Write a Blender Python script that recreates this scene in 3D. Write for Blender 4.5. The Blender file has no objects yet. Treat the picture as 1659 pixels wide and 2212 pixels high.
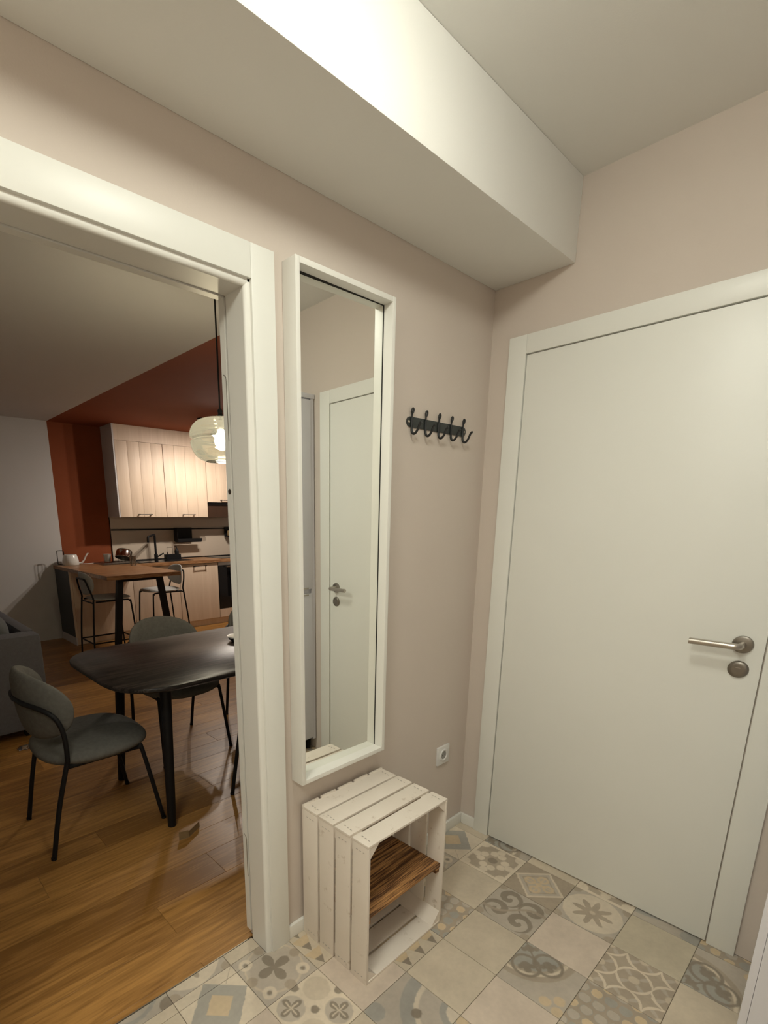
import bpy, bmesh, math, random
from mathutils import Vector, Matrix
random.seed(7)
S = bpy.context.scene
COL = S.collection
PI = math.pi

# ------------------------------------------------------------------ camera
CAMP = (-1.9489, -1.1794, 1.4026); YAW, PITCH, ROLL = 0.7378, -0.2396, -0.0031
FPX, PX, PY, IW, IH = 1106.55, -130.0, 286.3, 1659, 2212
cd = bpy.data.cameras.new('camera'); cam = bpy.data.objects.new('camera', cd); COL.objects.link(cam)
fw = Vector((math.sin(YAW)*math.cos(PITCH), math.cos(YAW)*math.cos(PITCH), math.sin(PITCH)))
rt = Vector((math.cos(YAW), -math.sin(YAW), 0)); up = rt.cross(fw)
rt, up = math.cos(ROLL)*rt+math.sin(ROLL)*up, -math.sin(ROLL)*rt+math.cos(ROLL)*up
mw = Matrix((rt, up, -fw)).transposed().to_4x4(); mw.translation = CAMP; cam.matrix_world = mw
cd.sensor_fit = 'VERTICAL'; cd.sensor_height = 24; cd.sensor_width = 18
cd.lens = 24*FPX/IH; cd.shift_x = -PX/IH; cd.shift_y = PY/IH; cd.clip_start = 0.02
S.camera = cam
# ------------------------------------------------------------------ world, exposure
w = bpy.data.worlds.new('world'); S.world = w; w.use_nodes = True
w.node_tree.nodes['Background'].inputs[0].default_value = (0.05, 0.06, 0.08, 1)
w.node_tree.nodes['Background'].inputs[1].default_value = 0.2
vs = S.view_settings
vs.view_transform = 'Standard'; vs.look = 'None'; vs.gamma = 1; vs.use_curve_mapping = False
vs.exposure = 0.0
HALL_E, HALL_FILL_E, PEND_E, SPOT_E = 38.0, 28.0, 330.0, 1500.0          # lamp strengths
HALL_C, PEND_C, SPOT_C = (.97, .98, .87), (1.0, .91, .70), (1.0, .89, .77)

# ------------------------------------------------------------------ material helpers
def srgb(r, g, b):
    f = lambda c: (c/255/12.92 if c/255 <= .04045 else ((c/255+.055)/1.055)**2.4)
    return (f(r), f(g), f(b), 1)
def newmat(name):
    m = bpy.data.materials.new(name); m.use_nodes = True
    return m, m.node_tree, m.node_tree.nodes['Principled BSDF']
def N(t, k, **kw):
    n = t.nodes.new(k)
    for a, v in kw.items():
        if a.startswith('i_'): n.inputs[a[2:]].default_value = v
        else: setattr(n, a, v)
    return n
class X:
    """tiny expression compiler for Math nodes"""
    T = None
    def __init__(s, v): s.v = v
    @staticmethod
    def op(o, *a):
        n = X.T.nodes.new('ShaderNodeMath'); n.operation = o
        for i, q in enumerate(a):
            q = q.v if isinstance(q, X) else q
            if isinstance(q, (int, float)): n.inputs[i].default_value = q
            else: X.T.links.new(q, n.inputs[i])
        return X(n.outputs[0])
    def __add__(s, o): return X.op('ADD', s, o)
    __radd__ = __add__
    def __sub__(s, o): return X.op('SUBTRACT', s, o)
    def __rsub__(s, o): return X.op('SUBTRACT', o, s)
    def __mul__(s, o): return X.op('MULTIPLY', s, o)
    __rmul__ = __mul__
    def __truediv__(s, o): return X.op('DIVIDE', s, o)
def xabs(a): return X.op('ABSOLUTE', a)
def xmin(*a):
    r = a[0]
    for b in a[1:]: r = X.op('MINIMUM', r, b)
    return r
def xmax(*a):
    r = a[0]
    for b in a[1:]: r = X.op('MAXIMUM', r, b)
    return r
def xsin(a): return X.op('SINE', a)
def xcos(a): return X.op('COSINE', a)
def xlen(a, b): return X.op('SQRT', a*a+b*b)
def xatan(a, b): return X.op('ARCTAN2', a, b)
def xmod(a, m): return X.op('FLOORED_MODULO', a, m)
def xpow(a, p): return X.op('POWER', a, p)
def inside(d, k=22):
    n = X.op('MULTIPLY_ADD', d, -k, .5); n.v.node.use_clamp = True; return n
def mixc(t, fac, a, b):
    n = t.nodes.new('ShaderNodeMix'); n.data_type = 'RGBA'
    for i, q in ((0, fac), (6, a), (7, b)):
        q = q.v if isinstance(q, X) else q
        if isinstance(q, (tuple, float, int)): n.inputs[i].default_value = q
        else: t.links.new(q, n.inputs[i])
    return n.outputs[2]
def bump(t, bs, h, strength=.2, dist=.002):
    b = N(t, 'ShaderNodeBump'); b.inputs['Strength'].default_value = strength; b.inputs['Distance'].default_value = dist
    t.links.new(h, b.inputs['Height']); t.links.new(b.outputs[0], bs.inputs['Normal'])

def plain(name, c, rough=.5, metal=0, var=.06, scale=8, bmp=0, bscale=120, spec=.5):
    m, t, b = newmat(name)
    tc = N(t, 'ShaderNodeTexCoord'); nz = N(t, 'ShaderNodeTexNoise', i_Scale=scale, i_Detail=4.0)
    t.links.new(tc.outputs['Object'], nz.inputs['Vector'])
    c2 = tuple(max(0, x*(1-var)) for x in c[:3])+(1,); c1 = tuple(min(1, x*(1+var)) for x in c[:3])+(1,)
    t.links.new(mixc(t, nz.outputs[0], c2, c1), b.inputs['Base Color'])
    b.inputs['Roughness'].default_value = rough; b.inputs['Metallic'].default_value = metal
    b.inputs['Specular IOR Level'].default_value = spec
    if bmp:
        n2 = N(t, 'ShaderNodeTexNoise', i_Scale=bscale, i_Detail=3.0); t.links.new(tc.outputs['Object'], n2.inputs['Vector'])
        bump(t, b, n2.outputs[0], bmp)
    return m
def wood(name, c1, c2, rough=.4, scale=(1.2, 14, 14), rand=.25, bmp=.1, ring=3.0, rings=.35, fine=.9, spec=.5):
    m, t, b = newmat(name)
    tc = N(t, 'ShaderNodeTexCoord'); oi = N(t, 'ShaderNodeObjectInfo')
    ad = N(t, 'ShaderNodeVectorMath', operation='ADD'); t.links.new(tc.outputs['Object'], ad.inputs[0])
    sc = N(t, 'ShaderNodeVectorMath', operation='SCALE'); sc.inputs[0].default_value = (7.3, 3.1, 5.7)
    t.links.new(oi.outputs['Random'], sc.inputs['Scale']); t.links.new(sc.outputs[0], ad.inputs[1])
    mp = N(t, 'ShaderNodeMapping'); mp.inputs['Scale'].default_value = scale; t.links.new(ad.outputs[0], mp.inputs[0])
    n1 = N(t, 'ShaderNodeTexNoise', i_Scale=ring, i_Detail=6.0, i_Distortion=.6); t.links.new(mp.outputs[0], n1.inputs['Vector'])
    mp2 = N(t, 'ShaderNodeMapping'); mp2.inputs['Scale'].default_value = tuple(q*5 for q in scale); t.links.new(ad.outputs[0], mp2.inputs[0])
    n2 = N(t, 'ShaderNodeTexNoise', i_Scale=2.5, i_Detail=5.0); t.links.new(mp2.outputs[0], n2.inputs['Vector'])
    X.T = t
    f = X(n1.outputs[0]); r = xsin(f*34)*.5+.5
    g = f*(1-rings)+r*rings*.6+(X(n2.outputs[0])-.5)*fine+(X(oi.outputs['Random'])-.5)*rand
    cr = N(t, 'ShaderNodeValToRGB'); cr.color_ramp.elements[0].position = .25; cr.color_ramp.elements[1].position = .75
    cr.color_ramp.elements[0].color = c1; cr.color_ramp.elements[1].color = c2
    t.links.new(g.v, cr.inputs[0]); t.links.new(cr.outputs[0], b.inputs['Base Color'])
    b.inputs['Roughness'].default_value = rough; b.inputs['Specular IOR Level'].default_value = spec
    if bmp: bump(t, b, n2.outputs[0], bmp, .001)
    return m
def emis(name, c, e):
    m, t, b = newmat(name)
    b.inputs['Base Color'].default_value = c+(1,); b.inputs['Emission Color'].default_value = c+(1,); b.inputs['Emission Strength'].default_value = e
    return m
def glass(name, tint, fac=.12, rough=.02, haze=0):
    m, t, b = newmat(name); out = t.nodes['Material Output']
    tr = N(t, 'ShaderNodeBsdfTransparent'); tr.inputs[0].default_value = tint
    if haze:
        l2 = N(t, 'ShaderNodeLayerWeight'); l2.inputs[0].default_value = .45
        t.links.new(mixc(t, l2.outputs['Facing'], tint, tuple(q*.42 for q in tint[:3])+(1,)), tr.inputs[0])
    gl = N(t, 'ShaderNodeBsdfGlossy'); gl.inputs['Roughness'].default_value = rough
    lw = N(t, 'ShaderNodeLayerWeight'); lw.inputs[0].default_value = .35
    X.T = t; f = X(lw.outputs['Fresnel'])*.8+fac; f.v.node.use_clamp = True
    mx = N(t, 'ShaderNodeMixShader'); t.links.new(f.v, mx.inputs[0]); t.links.new(tr.outputs[0], mx.inputs[1]); t.links.new(gl.outputs[0], mx.inputs[2])
    last = mx
    if haze:
        tl = N(t, 'ShaderNodeBsdfTranslucent'); tl.inputs[0].default_value = (.85, .82, .68, 1)
        last = N(t, 'ShaderNodeMixShader'); last.inputs[0].default_value = haze; t.links.new(mx.outputs[0], last.inputs[1]); t.links.new(tl.outputs[0], last.inputs[2])
    t.links.new(last.outputs[0], out.inputs[0])
    return m

M = {}
M['pink'] = plain('pink_wall_paint', (.62, .545, .482, 1), .75, var=.03, scale=3, bmp=.10, bscale=220, spec=.3)
M['ceil'] = plain('white_ceiling_paint', (.80, .79, .75, 1), .8, var=.02, scale=3, bmp=.08, bscale=220, spec=.2)
M['lrwhite'] = plain('white_wall_paint', (.62, .61, .60, 1), .8, var=.03, scale=3, bmp=.08, bscale=200, spec=.2)
M['door'] = plain('white_door_lacquer', (.78, .78, .73, 1), .38, var=.015, scale=4)
M['wardrobe'] = plain('cool_white_foil', (.80, .80, .86, 1), .4, var=.015, scale=4)
M['frame'] = plain('white_frame_lacquer', (.78, .77, .72, 1), .4, var=.02, scale=6)
M['gap'] = plain('dark_gap', (.012, .01, .008, 1), .9, var=.1)
M['plastic'] = plain('white_plastic', (.72, .71, .69, 1), .3, var=.01)
M['mortar'] = plain('grey_grout', srgb(140, 128, 110), .9, var=.15, scale=30)
M['steel'] = plain('brushed_steel', (.50, .46, .41, 1), .28, 1, var=.08, scale=60)
M['steel_dark'] = plain('brushed_steel_dark', (.26, .24, .21, 1), .36, 1, var=.1, scale=60)
M['chrome'] = plain('polished_steel', (.62, .58, .52, 1), .12, 1, var=.03)
M['black'] = plain('black_powder_coat', (.010, .010, .011, 1), .5, var=.1, bmp=.05, bscale=400, spec=.22)
M['hookblack'] = plain('black_hook_paint', (.012, .013, .014, 1), .5, var=.1)
M['hookplate'] = plain('black_green_plate', (.022, .027, .026, 1), .45, var=.1)
M['anthracite'] = plain('anthracite_panel', (.045, .05, .055, 1), .5, var=.1)
M['felt'] = plain('grey_felt', (.145, .141, .126, 1), .95, var=.22, scale=60, bmp=.5, bscale=500, spec=.1)
M['feltstool'] = plain('pale_grey_felt', (.42, .42, .40, 1), .9, var=.12, scale=40, bmp=.3, bscale=400, spec=.1)
M['sofa'] = plain('sofa_fabric', (.15, .15, .165, 1), .95, var=.14, scale=80, bmp=.4, bscale=500, spec=.1)
M['pillow'] = plain('pillow_fabric', (.17, .18, .185, 1), .95, var=.18, scale=50, bmp=.4, bscale=400, spec=.1)
M['ceramic'] = plain('white_ceramic', (.72, .70, .66, 1), .25, var=.02)
M['blackglass'] = plain('black_glass', (.008, .008, .009, 1), .08, var=.02)
M['hob'] = plain('hob_glass', (.02, .02, .02, 1), .12, var=.02)
M['splash'] = plain('beige_splashback', (.55, .47, .38, 1), .35, var=.03, scale=5)
M['hooddark'] = plain('dark_hood_panel', (.045, .022, .012, 1), .35, var=.2, scale=20)
M['board'] = plain('brown_cardboard', (.25, .17, .08, 1), .8, var=.2, scale=30)
M['bulb_hall'] = emis('hall_diffuser_light', HALL_C, HALL_E)
M['hall_fill'] = emis('hall_fill_light', HALL_C, HALL_FILL_E)  # glow of the added fill lamp
M['bulb_pend'] = emis('pendant_bulb_light', PEND_C, PEND_E)
M['bulb_spot'] = emis('kitchen_bulb_light', SPOT_C, SPOT_E)
M['smoke'] = glass('smoked_glass', (.80, .77, .66, 1), .14, .03, .022)
M['clear'] = glass('clear_glass', (.93, .94, .93, 1), .06, .02)
M['film'] = glass('clear_film', (.9, .9, .9, 1), .30, .1)
M['mirror'] = newmat('mirror_silver')[0]
_b = M['mirror'].node_tree.nodes['Principled BSDF']; _b.inputs['Base Color'].default_value = (.93, .94, .90, 1); _b.inputs['Metallic'].default_value = 1; _b.inputs['Roughness'].default_value = 0.0
M['floorwood'] = wood('oak_floor_board', srgb(134, 93, 45), srgb(188, 139, 76), .36, (.6, 8, 8), .32, .10, 2.6, .32, .7)
M['tabletop'] = wood('black_stained_oak', (.008, .006, .005, 1), (.052, .039, .033, 1), .36, (.8, 13, 13), 0, .6, 2.0, .6, .9, .32)
M['oaktop'] = wood('oak_worktop', srgb(128, 88, 56), srgb(190, 146, 102), .38, (1.0, 9, 9), .1, .08)
M['cabwood'] = wood('pale_wood_front', srgb(212, 190, 166), srgb(226, 206, 184), .5, (10, 10, .5), .04, .03, 2.0, .1, .3)
M['cabwhite'] = plain('white_cabinet_carcass', (.62, .60, .60, 1), .5, var=.02)
M['burnt'] = wood('burnt_wood', srgb(74, 42, 18), srgb(206, 152, 92), .6, (1.0, 26, 26), .25, .5, 2.0, .55)

# white painted crate wood with scuffs
def cratemat():
    m, t, b = newmat('white_washed_wood')
    tc = N(t, 'ShaderNodeTexCoord'); oi = N(t, 'ShaderNodeObjectInfo')
    sc = N(t, 'ShaderNodeVectorMath', operation='SCALE'); sc.inputs[0].default_value = (3, 5, 7); t.links.new(oi.outputs['Random'], sc.inputs['Scale'])
    ad = N(t, 'ShaderNodeVectorMath', operation='ADD'); t.links.new(tc.outputs['Object'], ad.inputs[0]); t.links.new(sc.outputs[0], ad.inputs[1])
    n1 = N(t, 'ShaderNodeTexNoise', i_Scale=22.0, i_Detail=8.0, i_Roughness=.7); t.links.new(ad.outputs[0], n1.inputs['Vector'])
    n2 = N(t, 'ShaderNodeTexNoise', i_Scale=6.0, i_Detail=3.0); t.links.new(ad.outputs[0], n2.inputs['Vector'])
    cr = N(t, 'ShaderNodeValToRGB'); cr.color_ramp.elements[0].position = .26; cr.color_ramp.elements[0].color = srgb(196, 182, 164)
    cr.color_ramp.elements[1].position = .40; cr.color_ramp.elements[1].color = srgb(246, 241, 235)
    t.links.new(n1.outputs[0], cr.inputs[0])
    c = mixc(t, n2.outputs[0], srgb(228, 221, 212), srgb(244, 240, 234))
    mx = N(t, 'ShaderNodeMix', data_type='RGBA', blend_type='MULTIPLY'); mx.inputs[0].default_value = 1
    t.links.new(cr.outputs[0], mx.inputs[6]); t.links.new(c, mx.inputs[7]); t.links.new(mx.outputs[2], b.inputs['Base Color'])
    b.inputs['Roughness'].default_value = .65; bump(t, b, n1.outputs[0], .3, .001)
    return m
M['crate'] = cratemat()

# orange colour block painted on far wall and ceiling (paint edge at world x = -0.085)
def blockmat(name, white):
    m, t, b = newmat(name)
    g = N(t, 'ShaderNodeNewGeometry'); sx = N(t, 'ShaderNodeSeparateXYZ'); t.links.new(g.outputs['Position'], sx.inputs[0])
    X.T = t; f = inside(X(-0.0)+(-.085-X(sx.outputs[0])), 900)
    nz = N(t, 'ShaderNodeTexNoise', i_Scale=4.0); t.links.new(g.outputs['Position'], nz.inputs['Vector'])
    o = mixc(t, nz.outputs[0], (.235, .060, .022, 1), (.275, .074, .028, 1))
    t.links.new(mixc(t, f, white, o), b.inputs['Base Color'])
    b.inputs['Roughness'].default_value = .8; b.inputs['Specular IOR Level'].default_value = .2
    n2 = N(t, 'ShaderNodeTexNoise', i_Scale=200.0); t.links.new(g.outputs['Position'], n2.inputs['Vector']); bump(t, b, n2.outputs[0], .08)
    return m
M['lrblock'] = blockmat('white_and_orange_paint', (.62, .61, .60, 1))

# ---- patterned cement tiles
CRE, BEI, TAN, GRB, GRY, BLU, DRK = [srgb(*c) for c in ((216, 204, 180), (202, 190, 166), (206, 186, 150), (168, 155, 134), (184, 175, 158), (162, 160, 149), (138, 128, 111))]
def tilemat(kind, base):
    m, t, b = newmat('tile_'+kind); X.T = t
    tc = N(t, 'ShaderNodeTexCoord'); oi = N(t, 'ShaderNodeObjectInfo')
    sc = N(t, 'ShaderNodeVectorMath', operation='SCALE'); sc.inputs[0].default_value = (13, 17, 5); t.links.new(oi.outputs['Random'], sc.inputs['Scale'])
    ad = N(t, 'ShaderNodeVectorMath', operation='ADD'); t.links.new(tc.outputs['Object'], ad.inputs[0]); t.links.new(sc.outputs[0], ad.inputs[1])
    nz = N(t, 'ShaderNodeTexNoise', i_Scale=70.0, i_Detail=4.0); t.links.new(ad.outputs[0], nz.inputs['Vector'])
    big = N(t, 'ShaderNodeTexNoise', i_Scale=9.0, i_Detail=3.0); t.links.new(ad.outputs[0], big.inputs['Vector'])
    sp = N(t, 'ShaderNodeSeparateXYZ'); t.links.new(tc.outputs['Object'], sp.inputs[0])
    wob = (X(nz.outputs[0])-.5)*.07
    u = X(sp.outputs[0])*10+wob; v = X(sp.outputs[1])*10-wob
    au, av = xabs(u), xabs(v); r = xlen(u, v); th = xatan(v, u)
    cur = [base]
    def lay(d, c, k=22): cur[0] = mixc(t, inside(d, k)*.92, cur[0], c)
    def disc(x, y, rad): return xlen(u-x, v-y)-rad
    if kind == 'trefoil':
        lay(xmax(au, av)-.86, GRB)
        for x, y in ((.58, 0), (-.58, 0), (0, .58), (0, -.58)):
            a = xmin(disc(x*1.25, y*1.25, .17), disc(x*.8+y*.3, y*.8+x*.3, .17), disc(x*.8-y*.3, y*.8-x*.3, .17)); lay(a, CRE)
        for x in (-.8, .8):
            for y in (-.8, .8): lay(disc(x, y, .2), CRE)
        lay(r-.19, DRK)
    elif kind == 'diamond':
        d = au+av
        lay(d-.98, CRE); lay(d-.86, GRY); lay(xabs(d-.66)-.04, GRB)
        for x, y in ((.36, 0), (-.36, 0), (0, .36), (0, -.36)): lay(xabs(disc(x, y, .17))-.05, TAN)
        lay(r-.12, TAN); lay(xmin(au, av)-.03+inside(d-.6)*-1+1, TAN)
    elif kind == 'flower':
        lay(r-.98, CRE); lay(r-(xcos(th*8)*.20+.50), GRB); lay(r-.10, BEI)
        for x in (-.92, .92):
            for y in (-.92, .92): lay(disc(x, y, .20), GRB)
    elif kind == 'vine':
        rr = xlen(u+1, v+1)
        lay(rr-1.62, GRB); lay(rr-1.42, CRE); lay(rr-1.32, GRB); lay(rr-1.22, BLU)
        for x, y in ((-.05, -.55), (-.55, -.05)):
            lay(xabs(disc(x, y, .42))-.05, DRK)
            lay(disc(x, y, .16), DRK); lay(disc(x+.12, y+.12, .11), DRK); lay(disc(x+.16, y-.10, .09), DRK); lay(disc(x-.10, y+.16, .09), DRK)
        lay(disc(-.78, -.78, .15), DRK); lay(disc(-.62, -.90, .09), DRK); lay(disc(-.90, -.62, .09), DRK); lay(xmax(xabs(u-v)-.04, u+v+.5), DRK)
        for x, y in ((.45, .75), (.75, .45), (.85, .85)): lay(disc(x, y, .17), TAN)
    elif kind == 'star':
        a = xabs(xmod(u+1, 1)-.5); c = xabs(xmod(v+1, 1)-.5)
        ast = xpow(a, .62)+xpow(c, .62)
        lens = xmax(xlen(a-.5, c)-.42, xlen(a, c-.5)-.42)
        lay(lens, GRY); lay(ast-.74, CRE); lay(ast-.58, GRB)
        lay(xlen(a-.5, c-.5)-.15, BEI)
    elif kind == 'scale':
        vv = v*2.5; row = X.op('FLOOR', vv); uu = u*2.5+row*.5; fu = xmod(uu, 1)-.5; fv = vv-row-.35
        cell = X.op('FRACT', xsin(X.op('FLOOR', uu)*12.9+row*78.2)*437.5)
        lay(xlen(fu, fv)-.44, BLU); cur[0] = mixc(t, inside(xlen(fu, fv)-.40)*X.op('GREATER_THAN', cell, .62), cur[0], TAN)
        cur[0] = mixc(t, inside(xlen(fu, fv)-.40)*X.op('LESS_THAN', cell, .35), cur[0], GRY)
    elif kind == 'conc':
        d = au+av; lay(d-.98, BLU); lay(d-.46, TAN); lay(xabs(u-v)-.012+inside(d-1.0), GRB)
    elif kind == 'crossflower':
        lay(r-.95, BEI); lay(r-.88, GRY)
        lay(r-(xabs(xcos(th*2))*.52+.06), DRK)
        for x in (-.66, .66):
            for y in (-.66, .66): lay(xabs(disc(x, y, .16))-.06, CRE); lay(disc(x, y, .07), DRK)
        for x, y in ((.85, 0), (-.85, 0), (0, .85), (0, -.85)): lay(disc(x, y, .18), GRB)
    elif kind == 'roundels':
        for x, y, c in ((.5, .5, BEI), (-.5, -.5, BEI), (.5, -.5, GRY), (-.5, .5, GRY)):
            lay(disc(x, y, .49), CRE); lay(disc(x, y, .42), c)
            if c is GRY:
                rr = xlen(u-x, v-y); tt = xatan(v-y, u-x); lay(rr-(xabs(xcos(tt*2))*.34+.03), DRK); lay(xmin(xabs(u-x), xabs(v-y))-.02+inside(rr-.3)*-1+1, CRE)
        for x, y in ((0, .95), (0, -.95), (.95, 0), (-.95, 0), (0, 0)): lay(disc(x, y, .13), DRK)
    elif kind == 'triangle':
        a = xmod(u*1.5+.5, 1)-.5; c = xmod(v*1.5+.5, 1)
        lay(xabs(a)*2-c, DRK); lay(xmax(xabs(a)*2-c, .5-c), TAN)
    elif kind == 'arc':
        rr = xlen(u-1, v+1); lay(rr-1.75, BLU); lay(rr-1.35, CRE); lay(rr-1.2, GRY)
        lay(disc(-.75, .75, .3), BLU); lay(rr-.6, BLU); lay(rr-.4, CRE)
        lay(disc(.1, -.1, .16), DRK)
    elif kind == 'disc':
        lay(r-.86, BLU); lay(r-.72, GRY); lay(disc(.15, 0, .28), DRK); lay(disc(-.1, .2, .22), DRK); lay(disc(-.05, -.25, .2), DRK)
        for x in (-.9, .9):
            for y in (-.9, .9): lay(disc(x, y, .26), DRK)
    elif kind == 'scroll':
        for x, y, s in ((-.45, -.4, 1), (.45, .4, 1), (-.35, .5, -1), (.4, -.5, -1)):
            rr = xlen(u-x, v-y); tt = xatan(v-y, u-x)
            lay(xmax(rr-.48, xsin(tt*s+rr*13)*.14-.02), DRK)
        lay(xabs(u+v*.6+xsin(v*4)*.15)-.07, GRB)
        for x, y in ((.9, -.9), (-.9, .9), (.9, .9), (-.9, -.9)): lay(disc(x, y, .18), GRB)
    X.T = t
    mul = N(t, 'ShaderNodeMix', data_type='RGBA', blend_type='MULTIPLY'); mul.inputs[0].default_value = 1
    f = (X(big.outputs[0])-.5)*.42+(X(nz.outputs[0])-.5)*.20+(X(oi.outputs['Random'])-.5)*.10+.98
    cc = N(t, 'ShaderNodeCombineColor'); t.links.new(f.v, cc.inputs[0]); t.links.new((f*.985).v, cc.inputs[1]); t.links.new((f*1.03).v, cc.inputs[2])
    if isinstance(cur[0], tuple): mul.inputs[6].default_value = cur[0]
    else: t.links.new(cur[0], mul.inputs[6])
    t.links.new(cc.outputs[0], mul.inputs[7]); t.links.new(mul.outputs[2], b.inputs['Base Color'])
    b.inputs['Roughness'].default_value = .42; bump(t, b, nz.outputs[0], .06, .001)
    return m
TM = {k: tilemat(k, b) for k, b in dict(plain=BEI, trefoil=CRE, diamond=GRB, flower=GRY, vine=GRY, star=GRB, scale=GRB, conc=CRE, crossflower=GRY,
      roundels=CRE, triangle=BEI, arc=GRY, disc=GRY, scroll=GRY).items()}
TM['plain2'] = tilemat('plain', srgb(206, 192, 172)); TM['plain3'] = tilemat('plain', srgb(192, 182, 157))

# ------------------------------------------------------------------ geometry helpers
def tag(o, label=None, cat=None, group=None, kind=None):
    if label: o['label'] = label
    if cat: o['category'] = cat
    if group: o['group'] = group
    if kind: o['kind'] = kind
    return o
def link(name, me, m=None, parent=None, loc=(0, 0, 0), rz=0, smooth=False):
    o = bpy.data.objects.new(name, me); COL.objects.link(o)
    if m is not None and me is not None and not me.materials: me.materials.append(M[m] if isinstance(m, str) else m)
    o.location = loc; o.rotation_euler[2] = rz
    if parent: o.parent = parent
    if smooth:
        for p in me.polygons: p.use_smooth = True
    return o
def empty(name, loc=(0, 0, 0), rz=0):
    o = bpy.data.objects.new(name, None); COL.objects.link(o); o.location = loc; o.rotation_euler[2] = rz; o.empty_display_size = .05
    return o
class G:
    """mesh collector"""
    def __init__(s): s.v = []; s.f = []; s.mi = []
    def add(s, vs, fs, mi=0):
        k = len(s.v); s.v += [tuple(a) for a in vs]; s.f += [tuple(i+k for i in f) for f in fs]; s.mi += [mi]*len(fs); return s
    def box(s, a, b, bev=0, mi=0):
        x0, x1 = sorted((a[0], b[0])); y0, y1 = sorted((a[1], b[1])); z0, z1 = sorted((a[2], b[2]))
        if bev:
            bm = bmesh.new(); bmesh.ops.create_cube(bm, size=1)
            for q in bm.verts: q.co = Vector(((x0+x1)/2+q.co.x*(x1-x0), (y0+y1)/2+q.co.y*(y1-y0), (z0+z1)/2+q.co.z*(z1-z0)))
            bmesh.ops.bevel(bm, geom=bm.edges[:], offset=bev, segments=2, affect='EDGES', profile=.6)
            bm.verts.index_update(); s.add([q.co[:] for q in bm.verts], [[q.index for q in f.verts] for f in bm.faces], mi); bm.free(); return s
        return s.add([(x0, y0, z0), (x1, y0, z0), (x1, y1, z0), (x0, y1, z0), (x0, y0, z1), (x1, y0, z1), (x1, y1, z1), (x0, y1, z1)],
                     [(0, 3, 2, 1), (4, 5, 6, 7), (0, 1, 5, 4), (1, 2, 6, 5), (2, 3, 7, 6), (3, 0, 4, 7)], mi)
    def tube(s, pts, r, n=10, closed=False, cap=True):
        P = [Vector(p) for p in pts]; L = len(P); rr = r if isinstance(r, (list, tuple)) else [r]*L
        tang = []
        for i in range(L):
            a = P[(i-1) % L] if closed or i else P[0]; b = P[(i+1) % L] if closed or i < L-1 else P[-1]
            tang.append((b-a).normalized())
        nrm = tang[0].orthogonal().normalized(); vs = []; fs = []
        for i in range(L):
            nrm = (nrm-tang[i]*nrm.dot(tang[i])).normalized(); bi = tang[i].cross(nrm)
            for k in range(n):
                a = 2*PI*k/n; vs.append(P[i]+(nrm*math.cos(a)+bi*math.sin(a))*rr[i])
        for i in range(L if closed else L-1):
            j = (i+1) % L
            for k in range(n): fs.append((i*n+k, i*n+(k+1) % n, j*n+(k+1) % n, j*n+k))
        if cap and not closed: fs.append(tuple(range(n-1, -1, -1))); fs.append(tuple((L-1)*n+k for k in range(n)))
        return s.add(vs, fs)
    def lathe(s, prof, n=32, c=(0, 0, 0), axis='z', capb=False, capt=False):
        vs = []; fs = []
        for r, h in prof:
            for k in range(n):
                a = 2*PI*k/n; x, y = r*math.cos(a), r*math.sin(a)
                vs.append({'z': (c[0]+x, c[1]+y, c[2]+h), 'x': (c[0]+h, c[1]+x, c[2]+y), 'y': (c[0]+y, c[1]+h, c[2]+x)}[axis])
        for i in range(len(prof)-1):
            for k in range(n): fs.append((i*n+k, i*n+(k+1) % n, (i+1)*n+(k+1) % n, (i+1)*n+k))
        if capb: fs.append(tuple(range(n-1, -1, -1)))
        if capt: fs.append(tuple((len(prof)-1)*n+k for k in range(n)))
        return s.add(vs, fs)
    def prism(s, poly, z0, z1, mapf=lambda x, y, z: (x, y, z)):
        n = len(poly); vs = [mapf(x, y, z0) for x, y in poly]+[mapf(x, y, z1) for x, y in poly]
        fs = [tuple(range(n-1, -1, -1)), tuple(range(n, 2*n))]+[(i, (i+1) % n, n+(i+1) % n, n+i) for i in range(n)]
        return s.add(vs, fs)
    def mesh(s, name, recalc=True, merge=False):
        me = bpy.data.meshes.new(name); me.from_pydata(s.v, [], s.f)
        for p, m in zip(me.polygons, s.mi): p.material_index = m
        if recalc or merge:
            bm = bmesh.new(); bm.from_mesh(me)
            if merge: bmesh.ops.remove_doubles(bm, verts=bm.verts[:], dist=1e-5)
            if recalc: bmesh.ops.recalc_face_normals(bm, faces=bm.faces[:])
            bm.to_mesh(me); bm.free()
        me.update(); return me
    def obj(s, name, m, parent=None, loc=(0, 0, 0), rz=0, smooth=False, merge=False):
        return link(name, s.mesh(name, merge=merge), m, parent, loc, rz, smooth)
def autosmooth(o, ang=25):
    me = o.data
    for p in me.polygons: p.use_smooth = True
    bm = bmesh.new(); bm.from_mesh(me)
    for e in bm.edges:
        if len(e.link_faces) == 2 and e.calc_face_angle(0) > math.radians(ang): e.smooth = False
    bm.to_mesh(me); bm.free(); return o
def spline(pts, n=8, closed=False):
    P = [Vector(p) for p in pts]; out = []; L = len(P)
    for i in range(L if closed else L-1):
        p0 = P[(i-1) % L] if closed or i else P[0]; p1 = P[i]; p2 = P[(i+1) % L]; p3 = P[(i+2) % L] if closed or i+2 < L else P[-1]
        for k in range(n):
            t = k/n; out.append(.5*((2*p1)+(p2-p0)*t+(2*p0-5*p1+4*p2-p3)*t*t+(3*p1-p0-3*p2+p3)*t**3))
    if not closed: out.append(P[-1])
    return out
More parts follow.
